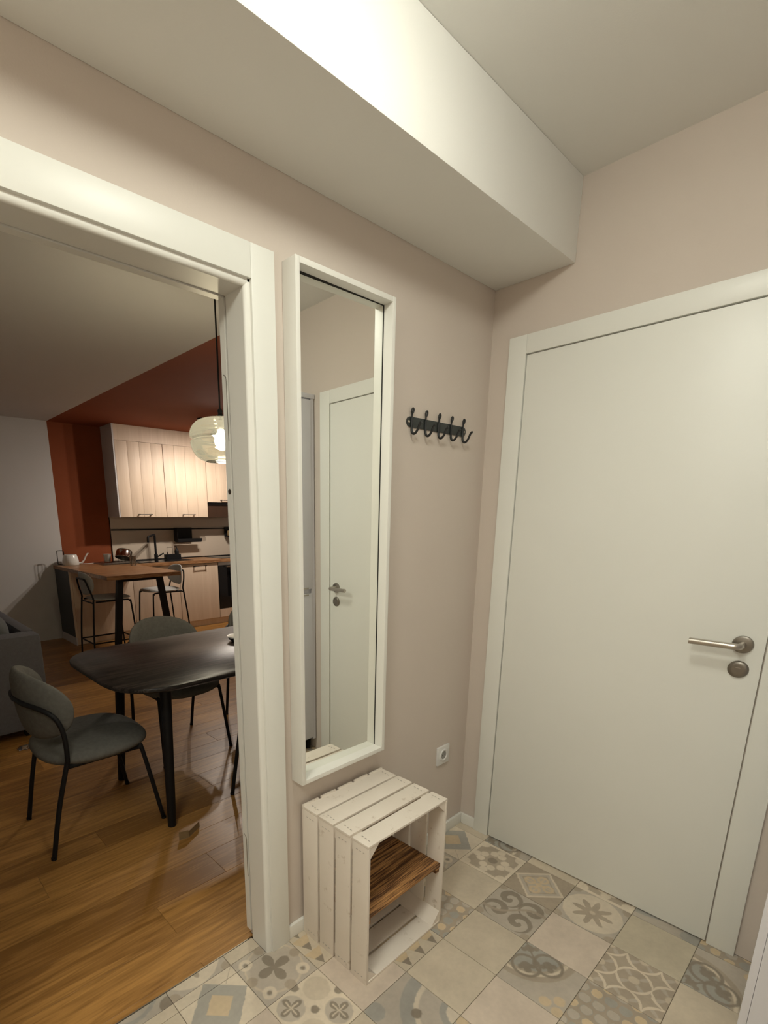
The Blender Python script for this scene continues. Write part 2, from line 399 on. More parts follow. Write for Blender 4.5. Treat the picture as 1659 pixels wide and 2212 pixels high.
def cushion(hw, hh, T, mapf, ex=2.6, nr=9, na=40, prof=2.4, front=None, hwf=None):
    """closed pillow: superellipse outline (hw x hh), thickness T each side, mapped by mapf(u, v, w)"""
    g = G(); vs = []; fs = []
    def pt(r, a):
        c, s_ = math.cos(a), math.sin(a)
        x = math.copysign(abs(c)**(2/ex), c); y = math.copysign(abs(s_)**(2/ex), s_)
        k = hwf(y*r) if hwf else 1
        return x*r*hw*k, y*r*hh
    for side in (1, -1):
        for i in range(nr+1):
            r = math.sin(PI/2*i/nr)
            for k in range(na):
                a = 2*PI*k/na; u, v = pt(r, a); w = T*max(0, 1-r**prof)**.5*side
                if front and side == 1: w *= front(u, v)
                vs.append(mapf(u, v, w))
    off = (nr+1)*na
    for side in range(2):
        for i in range(nr):
            for k in range(na):
                f = (side*off+i*na+k, side*off+i*na+(k+1) % na, side*off+(i+1)*na+(k+1) % na, side*off+(i+1)*na+k)
                fs.append(f if side == 0 else f[::-1])
    g.add(vs, fs); return g
def copytree(o, parent=None):
    c = o.copy(); COL.objects.link(c); c.parent = parent
    for ch in list(o.children): copytree(ch, c)
    return c
STRUCT = 'structure'

# ================================================================== THE SETTING
XC, HC, HB, BD = 0.0, 2.478, 2.233, 0.293            # corner, hall ceiling, beam bottom, beam depth
WX, WY = -3.1, -1.72                                   # far ends of the hall
WT = .108                                              # wall thickness
YB, LRX0, LRX1, LRC = 5.50, -3.1, 3.2, 2.488           # living room
OXR, OXL, OZ = -1.14, -1.95, 1.955                     # clear doorway

# wall_left: the mirror wall, pink on hall side, white on living side
g = G()
for a, b in (((WX, 0, 0), (OXL-.012, WT, HC)), ((OXR+.012, 0, 0), (0, WT, HC)), ((OXL-.012, 0, OZ+.012), (OXR+.012, WT, HC))): g.box(a, b)
o = g.obj('wall_left', 'pink'); o.data.materials.append(M['lrwhite'])
for p in o.data.polygons:
    if p.normal.y > .5: p.material_index = 1
tag(o, 'pink painted hall wall behind the tall mirror, with doorway to the living room', 'wall', kind=STRUCT)
# wall_right: the door wall
g = G(); y0, y1, zt = -.970, -.159, 1.978
g.box((0, WY, 0), (.12, y0, HC)).box((0, y1, 0), (.12, 0, HC)).box((0, y0, zt), (.12, y1, HC))
tag(g.obj('wall_right', 'pink'), 'pink painted hall wall around the closed white door', 'wall', kind=STRUCT)
tag(G().box((WX-.1, WY-.1, 0), (.12, WY, HC)).obj('wall_back', 'pink'), 'pink hall wall behind the wardrobe', 'wall', kind=STRUCT)
tag(G().box((WX-.1, WY, 0), (WX, WT, HC)).obj('wall_rear', 'pink'), 'pink end wall of the hall behind the viewer', 'wall', kind=STRUCT)
tag(G().box((WX-.1, WY-.1, HC), (.12, 0, HC+.1)).obj('ceiling', 'ceil'), 'white painted hall ceiling', 'ceiling', kind=STRUCT)
o = autosmooth(G().box((WX, -BD, HB), (0, 0, HC), .004).obj('trim_1', 'ceil'))
tag(o, 'white boxed-in ceiling beam running above the mirror wall', 'beam', kind=STRUCT)
# living room shell
tag(G().box((LRX0, YB, 0), (LRX1, YB+.1, LRC)).obj('wall_far', 'lrblock'), 'far living room wall, white with an orange block behind the kitchen', 'wall', kind=STRUCT)
tag(G().box((LRX0-.1, WT, 0), (LRX0, YB+.1, LRC)).obj('wall_far_left', 'lrwhite'), 'white left wall of the living room', 'wall', kind=STRUCT)
tag(G().box((LRX1, WT, 0), (LRX1+.1, YB+.1, LRC)).obj('wall_far_right', 'lrwhite'), 'white right wall of the living room', 'wall', kind=STRUCT)
tag(G().box((.0, 0, 0), (LRX1+.1, WT, LRC)).obj('wall_near_right', 'lrwhite'), 'white living room wall beside the doorway', 'wall', kind=STRUCT)
tag(G().box((LRX0-.1, 0, LRC), (LRX1+.1, YB+.1, LRC+.1)).obj('ceiling', 'lrblock'), 'living room ceiling, white with an orange painted half over the kitchen', 'ceiling', kind=STRUCT)

# ---- hall floor with tiles
TO, TY0, TS = -.0557, -.1631, .2
fl = G().box((WX, WY, -.06), (0, 0, -.0035)).box((OXL, 0, -.06), (OXR, .088, -.0035)).obj('floor', 'mortar')
tag(fl, 'hall floor of patterned beige and grey cement tiles', 'floor', kind=STRUCT)
PAT = {(0, 0): ('trefoil', 0), (0, 1): ('diamond', 0), (0, 2): ('flower', 0), (0, 3): ('plain3', 0), (0, 4): ('vine', 3), (1, 0): ('plain', 0), (1, 1): ('scroll', 0),
       (1, 2): ('plain2', 0), (1, 3): ('star', 0), (1, 4): ('plain', 0), (2, 0): ('scale', 0), (2, 1): ('plain', 1), (2, 2): ('vine', 2), (2, 3): ('scale', 1), (2, 4): ('plain', 0),
       (3, 1): ('plain', 2), (3, 2): ('plain2', 1), (3, 0): ('triangle', 0), (4, 1): ('arc', 0), (4, 2): ('vine', 0), (4, 0): ('plain2', 0), (-1, 0): ('vine', 3), (-1, 1): ('plain', 0), (-1, 2): ('trefoil', 0),
       (-1, 3): ('arc', 1), (-1, 4): ('scale', 0), (0, -1): ('conc', 0), (1, -1): ('crossflower', 0), (5, -1): ('crossflower', 0), (5, 0): ('roundels', 0), (6, -1): ('conc', 0), (6, -2): ('flower', 0),
       (7, -2): ('disc', 0), (4, -1): ('triangle', 0), (7, -1): ('plain', 0), (6, 0): ('plain2', 2), (5, 1): ('plain', 3), (5, -2): ('plain', 2), (3, -1): ('roundels', 0), (2, -1): ('plain', 0), (3, 3): ('star', 0), (-1, -1): ('plain', 0)}
kinds = ['plain', 'plain2', 'plain3', 'plain', 'star', 'scale', 'conc', 'flower', 'disc', 'roundels']
tmesh = {}
def tile_mesh(a, b, c, d, kind):
    key = (round(a, 4), round(b, 4), round(c, 4), round(d, 4), kind)
    if key not in tmesh:
        x0, x1, yy0, yy1 = a+.0008, b-.0008, c+.0008, d-.0008; e = .0009
        g = G(); g.add([(x0, yy0, -.003), (x1, yy0, -.003), (x1, yy1, -.003), (x0, yy1, -.003), (x0, yy0, -e*.6), (x1, yy0, -e*.6), (x1, yy1, -e*.6), (x0, yy1, -e*.6),
                        (x0+e, yy0+e, 0), (x1-e, yy0+e, 0), (x1-e, yy1-e, 0), (x0+e, yy1-e, 0)],
                       [(0, 3, 2, 1), (8, 9, 10, 11)]+[(i, (i+1) % 4, 4+(i+1) % 4, 4+i) for i in range(4)]+[(4+i, 4+(i+1) % 4, 8+(i+1) % 4, 8+i) for i in range(4)])
        me = g.mesh('tile', recalc=False); me.materials.append(TM[kind]); tmesh[key] = me
    return tmesh[key]
def clip_local(x0, x1, y0_, y1_, cx, cy, k):
    # world-aligned rectangle to local coordinates of a tile turned k quarter turns
    pts = []
    for x, y in ((x0, y0_), (x1, y1_)):
        dx, dy = x-cx, y-cy
        for _ in range(k): dx, dy = dy, -dx
        pts.append((dx, dy))
    return min(pts[0][0], pts[1][0]), max(pts[0][0], pts[1][0]), min(pts[0][1], pts[1][1]), max(pts[0][1], pts[1][1])
for i in range(-1, 14):
    for j in range(-2, 8):
        cx, cy = TO-(i+.5)*TS, TY0-(j+.5)*TS
        kind, k = PAT.get((i, j), (random.choice(kinds), random.randrange(4)))
        for (rx0, rx1, ry0, ry1) in ((WX, 0, WY, 0), (OXL, OXR, 0, .086)):
            x0, x1, yy0, yy1 = max(cx-.1, rx0), min(cx+.1, rx1), max(cy-.1, ry0), min(cy+.1, ry1)
            if j in (-1, -2) and ry0 == 0 and x1-x0 > .01 and cy-.1 < 0: yy0 = max(cy-.1, 0)
            # rows that pass through the doorway stay one piece there
            if x1-x0 < .012 or yy1-yy0 < .012: continue
            a, b, c, d = clip_local(x0, x1, yy0, yy1, cx, cy, k)
            link('tile', tile_mesh(a, b, c, d, kind), None, fl, (cx, cy, 0), k*PI/2)
# ---- living room floor boards
wf = G().box((LRX0, WT, -.06), (LRX1, YB, -.006)).box((OXL-.011, .09, -.06), (OXR+.011, WT, -.006)).obj('floor', 'gap')
tag(wf, 'living room floor of golden brown oak boards', 'floor', kind=STRUCT)
PW = .164; yrow = .112; row = 0; rows = [(.0895, .1125)]
while yrow < YB: rows.append((yrow, min(yrow+PW, YB))); yrow += PW
for ri, (a, b) in enumerate(rows):
    x = OXL-.011 if ri == 0 else LRX0; lim = OXR+.011 if ri == 0 else LRX1
    first = True
    while x < lim-.02:
        L = 1.78
        e = (-1.322-1.78*2+ [0, .62, 1.21, .30, .95, 1.5][(ri) % 6] if ri != 2 else -1.322-1.78*2)
        while e <= x+.05: e += L
        e = min(e, lim)
        ya, yb = a+.0004, b-.0004
        if ya < WT and ri > 0: ya = WT
        cx, cy = (x+e)/2, (ya+yb)/2
        hx, hy = (e-x)/2-.0004, (yb-ya)/2; ev = .0010
        g = G(); g.add([(-hx, -hy, -.0055), (hx, -hy, -.0055), (hx, hy, -.0055), (-hx, hy, -.0055), (-hx, -hy, -.0005), (hx, -hy, -.0005), (hx, hy, -.0005), (-hx, hy, -.0005),
                        (-hx+ev, -hy+ev, 0), (hx-ev, -hy+ev, 0), (hx-ev, hy-ev, 0), (-hx+ev, hy-ev, 0)],
                       [(0, 3, 2, 1), (8, 9, 10, 11)]+[(i, (i+1) % 4, 4+(i+1) % 4, 4+i) for i in range(4)]+[(4+i, 4+(i+1) % 4, 8+(i+1) % 4, 8+i) for i in range(4)])
        link('plank', g.mesh('plank', recalc=False), 'floorwood', wf, (cx, cy, 0))
        x = e
# metal edge strip between tile and wood
tag(G().box((OXL, .0862, -.004), (OXR, .0893, .0008)).obj('trim_2', 'steel'), 'thin metal strip between tiles and wooden boards in the doorway', 'threshold', kind=STRUCT)

# ---- baseboards
def skirt(name, a, b, label):
    x0, y0_ = a; x1, y1_ = b
    o = autosmooth(G().box((x0, y0_, 0), (x1, y1_, .05), .003).obj(name, 'frame')); tag(o, label, 'baseboard', kind=STRUCT)
skirt('baseboard_left', (-1.053, -.012), (0, 0), 'low white baseboard along the mirror wall')
skirt('baseboard_right', (-.012, -.083), (0, -.0122), 'short white baseboard between corner and door frame')
skirt('baseboard_rear', (WX, -.012), (-2.03, 0), 'low white baseboard left of the doorway')

# ---- door_1 : closed white door in the right wall
D = empty('door_1', (0, -.5645, 0)); tag(D, 'closed flush white door with round steel fittings', 'door', kind=STRUCT)
def P(gm, name, m, par, **k):          # child placed in world coords under an empty
    off = par.matrix_world.translation if par.parent is None else None
    o = gm.obj(name, m, None, **k)
    p = par; v = Vector((0, 0, 0))
    while p is not None: v += p.location; p = p.parent
    o.data.transform(Matrix.Translation(-v)); o.parent = par
    return o
bpy.context.view_layer.update()
leaf = autosmooth(P(G().box((-.013, -.9735, .005), (.03, -.1555, 1.9815), .0015), 'leaf', 'door', D))
fr = G()
CX0, CX1 = -.017, .02
autosmooth(P(G().box((CX0, -.1515, 0), (CX1, -.083, 2.05), .002), 'casing', 'door', D))
autosmooth(P(G().box((CX0, -1.053, 0), (CX1, -.9775, 2.05), .002), 'casing', 'door', D))
autosmooth(P(G().box((CX0, -.9775, 1.9855), (CX1, -.1515, 2.05), .002), 'casing', 'door', D))
P(G().box((.004, -.976, 0), (.055, -.1535, 1.984)), 'rebate', 'gap', D)
# handle
HY, HZ = -.921, 1.034
ros = autosmooth(P(G().lathe([(0, -.0225), (.020, -.0225), (.0255, -.0205), (.0265, -.017), (.0265, -.0125)], 40, (0, HY, HZ), 'x'), 'rosette', 'steel_dark', leaf))
lev = spline([(-.013, HY, HZ), (-.03, HY, HZ), (-.054, HY, HZ), (-.064, HY+.006, HZ), (-.067, HY+.02, HZ), (-.067, HY+.06, HZ), (-.067, HY+.124, HZ)], 6)
autosmooth(P(G().tube(lev, .0098, 20), 'lever', 'steel', leaf), 50)
P(G().lathe([(0, -.020), (.014, -.0205), (.0235, -.0195), (.0262, -.0165), (.0262, -.0125)], 40, (0, HY, .957), 'x'), 'key_rosette', 'steel_dark', leaf, smooth=True)
P(G().box((-.0225, HY-.006, .9615), (-.0205, HY+.006, .9630)), 'key_slot', 'steel', leaf)

# ---- door_2 : open doorway frame in the mirror wall (leaf removed)
D2 = empty('door_2', (-1.545, 0, 0)); tag(D2, 'white door frame without a door, leading to the living room', 'door frame', kind=STRUCT); bpy.context.view_layer.update()
def casing_piece(poly, name='casing'): pass
for s, x in ((1, OXR), (-1, OXL)):
    a, b = sorted((x+s*.0155, x+s*.0865))
    autosmooth(P(G().box((a, -.016, 0), (b, 0, 2.047), .002), 'casing', 'door', D2))
    # rounded bead at the inner edge
    bead = [(x+s*.0165, -.0075), (x+s*.0165, .004), (x-s*.0005, .004), (x-s*.001, -.001), (x+s*.003, -.0055), (x+s*.009, -.0075)]
    autosmooth(P(G().prism(bead, 0, 1.9715), 'bead', 'frame', D2), 50)
    a, b = sorted((x, x+s*.0125))
    P(G().box((a, .004, 0), (b, .079, OZ)), 'jamb', 'frame', D2)
    a, b = sorted((x+s*.004, x+s*.0125))
    P(G().box((a, .079, 0), (b, .086, OZ)), 'seal_groove', 'steel_dark', D2)
    a, b = sorted((x-s*.0015, x+s*.0125))
    P(G().box((a, .086, .03), (b, WT+.002, OZ)), 'door_stop', 'frame', D2)
autosmooth(P(G().box((OXL-.0155, -.016, 1.9705), (OXR+.0155, 0, 2.047), .002), 'casing', 'door', D2))
autosmooth(P(G().prism([(-.0075, 1.9715), (.004, 1.9715), (.004, 1.9545), (-.001, 1.954), (-.0055, 1.958), (-.0075, 1.964)], OXL-.0165, OXR+.0165, lambda a, b, z: (z, a, b)), 'bead', 'frame', D2), 50)
P(G().box((OXL, .004, OZ), (OXR, .079, OZ+.0125)), 'jamb', 'frame', D2)
P(G().box((OXL, .079, OZ+.004), (OXR, .086, OZ+.0125)), 'seal_groove', 'steel_dark', D2)
P(G().box((OXL, .086, OZ-.0015), (OXR, WT+.002, OZ+.0125)), 'door_stop', 'frame', D2)
# hinge pockets and latch plate on the right jamb stop
for z0_, z1_ in ((1.60, 1.775), (.235, .40)):
    pts = [(OXR-.0018, .088, z0_+.01), (OXR-.0018, .0885, z0_+.03), (OXR-.0018, .089, (z0_+z1_)/2), (OXR-.0018, .0885, z1_-.02), (OXR-.0018, .092, z1_-.006), (OXR-.0018, .100, z1_)]
    P(G().tube(spline(pts, 5), .0013, 6), 'hinge_edge', 'steel_dark', D2)
P(G().lathe([(0, -.0012), (.007, -.001), (.0075, 0)], 20, (OXR-.0015, .096, 1.478), 'x'), 'latch_cap', 'steel_dark', D2)

# ================================================================== HALL THINGS
# ceiling lamp of the hall (above the viewer, outside the frame)
CL = empty('ceiling_lamp', (-1.12, -.80, HC)); tag(CL, 'round opal glass ceiling lamp lighting the hall', 'ceiling lamp')
G().lathe([(0, 0), (.11, 0), (.112, -.004), (.112, -.022), (.10, -.022)], 48).obj('housing', 'plastic', CL, smooth=True)
G().lathe([(.106, -.022), (.128, -.028), (.138, -.042), (.138, -.056), (.128, -.072), (.095, -.086), (.05, -.093), (0, -.095)], 48).obj('diffuser', 'bulb_hall', CL, smooth=True)

CL2 = empty('hall_fill_lamp', (-2.45, -.90, HC)); tag(CL2, 'unseen flat round fill lamp added at the rear end of the hall', 'ceiling lamp')  # added out of view as soft fill, evens out the hall light
G().lathe([(0, 0), (.30, 0), (.305, -.006), (.305, -.040), (.292, -.040)], 56).obj('housing', 'plastic', CL2, smooth=True)
G().lathe([(.292, -.036), (.286, -.043), (0, -.045)], 56).obj('diffuser', 'hall_fill', CL2, smooth=True)

# mirror
MX0, MX1, MZ0, MZ1, MD, MY, FW = -1.018, -.631, .588, 2.041, -.0545, -.016, .0145
MR = empty('wall_mirror', ((MX0+MX1)/2, 0, MZ0)); tag(MR, 'tall narrow wall mirror in a deep white frame', 'mirror'); bpy.context.view_layer.update()
for nm, a, b in (('frame_side', (MX0, MD, MZ0), (MX0+FW, -.001, MZ1)), ('frame_side', (MX1-FW, MD, MZ0), (MX1, -.001, MZ1)),
                 ('frame_top', (MX0+FW, MD, MZ1-FW), (MX1-FW, -.001, MZ1)), ('frame_bottom', (MX0+FW, MD, MZ0), (MX1-FW, -.001, MZ0+FW))):
    autosmooth(P(G().box(a, b, .0012), nm, 'frame', MR))
def gy(x): return MY-.0125*(x-(MX0+MX1)/2)           # the glass sits very slightly askew in its frame
xa, xb = MX0+FW, MX1-FW
P(G().add([(x, gy(x)+d, z) for d in (0, .004) for x, z in ((xa, MZ0+FW), (xb, MZ0+FW), (xb, MZ1-FW), (xa, MZ1-FW))],
          [(0, 1, 2, 3), (7, 6, 5, 4), (0, 4, 5, 1), (1, 5, 6, 2), (2, 6, 7, 3), (3, 7, 4, 0)]), 'mirror_glass', 'mirror', MR)
e = G()
for a, b in (((MX0+FW, MY-.0040, MZ1-FW-.0012), (MX1-FW, MY+.002, MZ1-FW)), ((MX1-FW-.0012, MY-.0042, MZ0+FW), (MX1-FW, MY, MZ1-FW))): e.box(a, b)
P(e, 'glass_edge', 'gap', MR)

# hook rail
HK = empty('hook_rail', (-.325, 0, 1.72)); tag(HK, 'black metal coat rail with five double hooks on pink wall', 'coat rack'); bpy.context.view_layer.update()
hx0, hx1, hz, hh = -.500, -.150, 1.722, .0165
pl = []
for k in range(13):
    a = PI/2+PI*k/12; pl.append((hx0+.0175+.0185*math.cos(a), hz+.0165*math.sin(a)))
for k in range(13):
    a = -PI/2+PI*k/12; pl.append((hx1-.0175+.0185*math.cos(a), hz+.0165*math.sin(a)))
P(G().prism(pl, -.004, 0, lambda x, z, y: (x, y, z)), 'rail', 'hookplate', HK)
for x in (hx0+.011, hx1-.011):
    P(G().lathe([(0, -.0062), (.003, -.006), (.0048, -.0045), (.0050, -.003)], 16, (x, 0, hz), 'y'), 'screw', 'chrome', HK, smooth=True)
for k in range(5):
    x = -.478+k*(.478-.172)/4
    lo = [(x, -.0065, hz+.012), (x, -.0065, hz-.016), (x, -.0075, hz-.029), (x, -.013, hz-.038), (x, -.022, hz-.038), (x, -.031, hz-.029), (x, -.037, hz-.017), (x, -.042, hz-.009), (x, -.048, hz-.006)]
    P(G().tube(spline(lo, 6), .0041, 10), 'hook', 'hookblack', HK, smooth=True)
    upl = [(x, -.0065, hz-.01), (x, -.0065, hz+.012), (x, -.0068, hz+.020), (x-.0012, -.0075, hz+.025), (x-.0050, -.009, hz+.033), (x-.0040, -.010, hz+.0395), (x, -.0105, hz+.042),
           (x+.0040, -.010, hz+.0395), (x+.0050, -.009, hz+.033), (x+.0012, -.0075, hz+.025)]
    P(G().tube(spline(upl, 5), .0028, 8), 'loop', 'hookblack', HK, smooth=True)

# socket
SK = empty('wall_socket', (-.182, 0, .40)); tag(SK, 'square white power socket low on the pink wall', 'socket'); bpy.context.view_layer.update()
sx, sz = -.182, .404
autosmooth(P(G().box((sx-.0415, -.010, sz-.0415), (sx+.0415, 0, sz+.0415), .002), 'cover_plate', 'plastic', SK))
P(G().lathe([(.0285, -.0101), (.0275, -.0135), (.0215, -.0135), (.0200, -.012), (.0185, -.0103), (0, -.0102)], 36, (sx, 0, sz), 'y'), 'insert', 'plastic', SK, smooth=True)
P(G().lathe([(0, -.0104), (.0178, -.0104), (.0178, -.0102)], 30, (sx, 0, sz), 'y'), 'recess', plain('socket_recess', (.30, .29, .27, 1), .5), SK)
for dx in (-.0095, .0095): P(G().lathe([(0, -.0108), (.0025, -.0108), (.0025, -.0104)], 12, (sx+dx, 0, sz), 'y'), 'pin_hole', 'gap', SK)

# wooden crate
KX0, KX1, KY0, KY1, KZ = -.988, -.600, -.312, -.014, .490
CR = empty('wooden_crate', ((KX0+KX1)/2, (KY0+KY1)/2, 0)); tag(CR, 'white washed wooden crate with brown shelf, standing on the tiles', 'crate'); bpy.context.view_layer.update()
ST, nS, gp = .0085, 4, .009; sw = ((KY1-KY0)-.008-gp*3)/4
rng = random.Random(3)
for k in range(nS):
    ya = KY0+k*(sw+gp); yb = ya+sw
    def jit(a=.0012): return rng.uniform(-a, a)
    for nm, a, b in (('side_slat', (KX0+jit(), ya, .0), (KX0+ST, yb, KZ-ST-.0005)), ('side_slat', (KX1-ST, ya, .0), (KX1+jit(), yb, KZ-ST-.0005)),
                     ('top_slat', (KX0-.001+jit(), ya+jit(), KZ-ST), (KX1+.001+jit(), yb+jit(), KZ+jit(.0008))), ('bottom_slat', (KX0+ST, ya, .0005), (KX1-ST, yb, ST))):
        autosmooth(P(G().box(a, b, .0012), nm, 'crate', CR))
bw = (KX1-KX0-.012*4)/5
for k in range(5):
    xa = KX0+k*(bw+.012)
    autosmooth(P(G().box((xa, KY1-.008, .001), (xa+bw, KY1, KZ+.003+rng.uniform(-.001, .002)), .001), 'back_slat', 'crate', CR))
c = .040
for sxn, szn in ((1, 1), (1, -1), (-1, 1), (-1, -1)):
    cx_ = (KX0+ST) if sxn == 1 else (KX1-ST); cz_ = ST if szn == 1 else KZ-ST
    P(G().prism([(cx_, cz_), (cx_+sxn*c, cz_), (cx_, cz_+szn*c)], KY0+.002, KY1-.009, lambda x, z, y: (x, y, z)), 'corner_post', 'crate', CR)
sb = (.262-.008)/3
for k in range(3):
    ya = KY0+.008+k*(sb+.004)
    autosmooth(P(G().box((KX0+ST+.001, ya, .2275+rng.uniform(-.001, .001)), (KX1-ST-.001, ya+sb, .2405), .0015), 'shelf_board', 'burnt', CR))
for xa, xb in ((KX0+ST+.001, KX0+ST+.019), (KX1-ST-.019, KX1-ST-.001)):
    P(G().box((xa, KY0+.012, .205), (xb, KY1-.012, .2262)), 'shelf_batten', 'burnt', CR)
stp = G()
for k in range(nS):
    yc = KY0+k*(sw+gp)+sw/2
    for d in (-.014, 0, .014):
        for x in (KX0+.022, KX1-.022): stp.box((x-.0012+d*.1, yc+d-.003, KZ+.0004), (x+.0012+d*.1, yc+d+.003, KZ+.0014))
        for z in (KZ-.030, .022): stp.box((KX0-.0016, yc+d-.003, z-.001), (KX0-.0004, yc+d+.003, z+.001))
tag(P(stp, 'staples', plain('staple_grey', (.45, .40, .35, 1), .5), CR), kind='stuff')

# wardrobe at the right edge (seen in the mirror)
WR = empty('wardrobe', (-.2, -1.38, 0)); tag(WR, 'tall white two-door wardrobe beside the closed door', 'wardrobe'); bpy.context.view_layer.update()
wy, wx0, wx1 = -1.114, -.40, -.006
autosmooth(P(G().box((wx0, WY+.005, .07), (wx1, wy-.018, 2.03), .0015), 'body', 'wardrobe', WR))
autosmooth(P(G().box((wx0-.006, WY+.003, 2.03), (wx1+.003, wy+.002, 2.052), .0015), 'top_panel', 'wardrobe', WR))
for z0_, z1_ in ((.085, .985), (1.010, 2.022)):
    dd = autosmooth(P(G().box((wx0+.002, wy-.0175, z0_), (wx1-.022, wy, z1_), .0015), 'door', 'wardrobe', WR))
    P(G().box((wx0+.03, wy-.001, z1_-.012 if z0_ < .5 else z0_+.002), (wx1-.05, wy+.002, z1_-.004 if z0_ < .5 else z0_+.01)), 'grip', 'steel', dd)
P(G().box((wx1-.0215, wy-.0175, .07), (wx1, wy-.003, 2.03)), 'side_strip', 'wardrobe', WR)
for x in (wx0+.03, wx1-.03):
    for y in (WY+.05, wy-.05): P(G().lathe([(.018, 0), (.022, .07)], 16, (x, y, 0), capb=True, capt=True), 'foot', 'black', WR)

# ================================================================== LIVING ROOM THINGS
# ---- dining table
TZ = .74; tx0, tx1, ty0, ty1 = -1.262, .66, .715, 1.60
TB = empty('dining_table', ((tx0+tx1)/2, (ty0+ty1)/2, 0)); tag(TB, 'black stained oak dining table with rounded corners', 'table'); bpy.context.view_layer.update()
def rounded(x0, x1, y0_, y1_, r, ex=2.4, n=14):
    out = []
    for cx, cy, a0 in ((x1-r, y1_-r, 0), (x0+r, y1_-r, PI/2), (x0+r, y0_+r, PI), (x1-r, y0_+r, 1.5*PI)):
        for k in range(n+1):
            a = a0+PI/2*k/n; cc, ss = math.cos(a), math.sin(a)
            out.append((cx+r*math.copysign(abs(cc)**(2/ex), cc), cy+r*math.copysign(abs(ss)**(2/ex), ss)))
    return out
def slab(poly, z0, z1, bev):
    cxm = sum(p[0] for p in poly)/len(poly); cym = sum(p[1] for p in poly)/len(poly)
    def inset(d):
        n = len(poly); out = []
        for i in range(n):
            a = Vector(poly[i-1]); b = Vector(poly[(i+1) % n]); t = (b-a).normalized(); nn = Vector((t.y, -t.x)); out.append((poly[i][0]-nn.x*d, poly[i][1]-nn.y*d))
        return out
    rings = [(inset(bev*3), z0), (inset(bev*.2), z0+bev*2), (poly, z1-bev), (inset(bev), z1)]
    g = G(); n = len(poly); vs = []; fs = []
    for pl_, z in rings: vs += [(x, y, z) for x, y in pl_]
    for i in range(3):
        for k in range(n): fs.append((i*n+k, i*n+(k+1) % n, (i+1)*n+(k+1) % n, (i+1)*n+k))
    fs += [tuple(range(n-1, -1, -1)), tuple(3*n+k for k in range(n))]
    return g.add(vs, fs)
tt = autosmooth(P(slab(rounded(tx0, tx1, ty0, ty1, .27, 2.3), TZ-.024, TZ, .004), 'tabletop', 'tabletop', TB), 50)
for lx, ly, txp, typ in ((-1.035, .895, -1.010, .905), (-1.037, 1.50, -1.010, 1.43), (.43, .895, .405, .905), (.43, 1.44, .405, 1.43)):
    autosmooth(P(G().tube([(lx, ly, 0), (lx, ly, .004), (txp, typ, TZ-.025)], [.0185, .0195, .026], 20), 'leg', 'black', TB), 60)
P(G().box((-1.02, .895, TZ-.075), (-.99, 1.44, TZ-.035)), 'apron', 'black', TB)
P(G().box((.385, .895, TZ-.075), (.415, 1.44, TZ-.035)), 'apron', 'black', TB)
for y in (.92, 1.41): P(G().box((-.99, y-.012, TZ-.06), (.385, y+.012, TZ-.025)), 'rail', 'black', TB)

# ---- dining chairs
def make_chair():
    r = empty('dining_chair')
    def seatmap(u, v, w):
        z = .422+(w*.95 if w > 0 else w*1.05)
        z += -.030*max(0, (u-.10)/.15)**2*.5
        return (u+.012, v, z)
    cushion(.240, .243, .052, seatmap, 2.6, 10, 48, 3.2).obj('seat', 'felt', r, smooth=True, merge=True)
    R = .255
    def backmap(u, v, w):
        a = u/R; rr = R-w           # w>0 towards the sitter
        x = -rr*math.cos(a)+R-.228; y = rr*math.sin(a)
        tilt = -.10*v
        return (x+tilt, y, .648+v-.018*a*a)
    def hwf(y):                       # broader at the top, narrower at the bottom
        return .80+.20*(y+1)/2
    def chan(u, v): return .55+.45*abs(math.cos(u*PI/.10))**.4
    cushion(.300, .152, .034, backmap, 2.25, 12, 64, 3.0, front=chan, hwf=hwf).obj('backrest', 'felt', r, smooth=True, merge=True)
    for s in (1, -1):
        up_ = [(-.243, .206*s, 0), (-.200, .212*s, .22), (-.155, .226*s, .405), (-.148, .232*s, .44), (-.150, .240*s, .54), (-.165, .236*s, .610), (-.190, .215*s, .648), (-.225, .168*s, .668), (-.256, .095*s, .676), (-.268, 0, .678)]
        G().tube(spline(up_, 6), .0102, 12).obj('rear_leg', 'black', r, smooth=True)
        fr_ = [(.243, .222*s, 0), (.178, .200*s, .372), (.165, .196*s, .385), (.130, .193*s, .388), (-.120, .205*s, .395), (-.155, .224*s, .405)]
        G().tube(spline(fr_, 5), .0098, 12).obj('front_leg', 'black', r, smooth=True)
        for x, y in ((-.243, .206*s), (.243, .222*s)): G().lathe([(.0115, 0), (.0115, .010)], 14, (x, y, 0), capb=True, capt=True).obj('foot_cap', 'black', r)
    G().tube([(-.120, -.205, .392), (-.120, .205, .392)], .008, 10).obj('crossbar', 'black', r)
    G().tube([(.130, -.193, .388), (.130, .193, .388)], .008, 10).obj('crossbar', 'black', r)
    return r
ch = make_chair()
spots = [(-1.278, 1.205, 0.0, 'grey felt dining chair at the rounded table end, turned toward the tabletop'),
         (-.575, 1.705, -PI/2, 'grey felt dining chair behind the table, its domed back toward the bar stools'),
         (.125, 1.705, -PI/2, 'grey felt dining chair behind the table, half hidden by the door frame'),
         (-.45, .70, PI/2, 'grey felt dining chair mostly hidden by the door frame, nearest the doorway')]
for i, (x, y, rz, lb) in enumerate(spots):
    o = ch if i == 0 else copytree(ch)
    o.location = (x, y, 0); o.rotation_euler[2] = rz
    tag(o, lb, 'chair', 'chairs around the dining table')

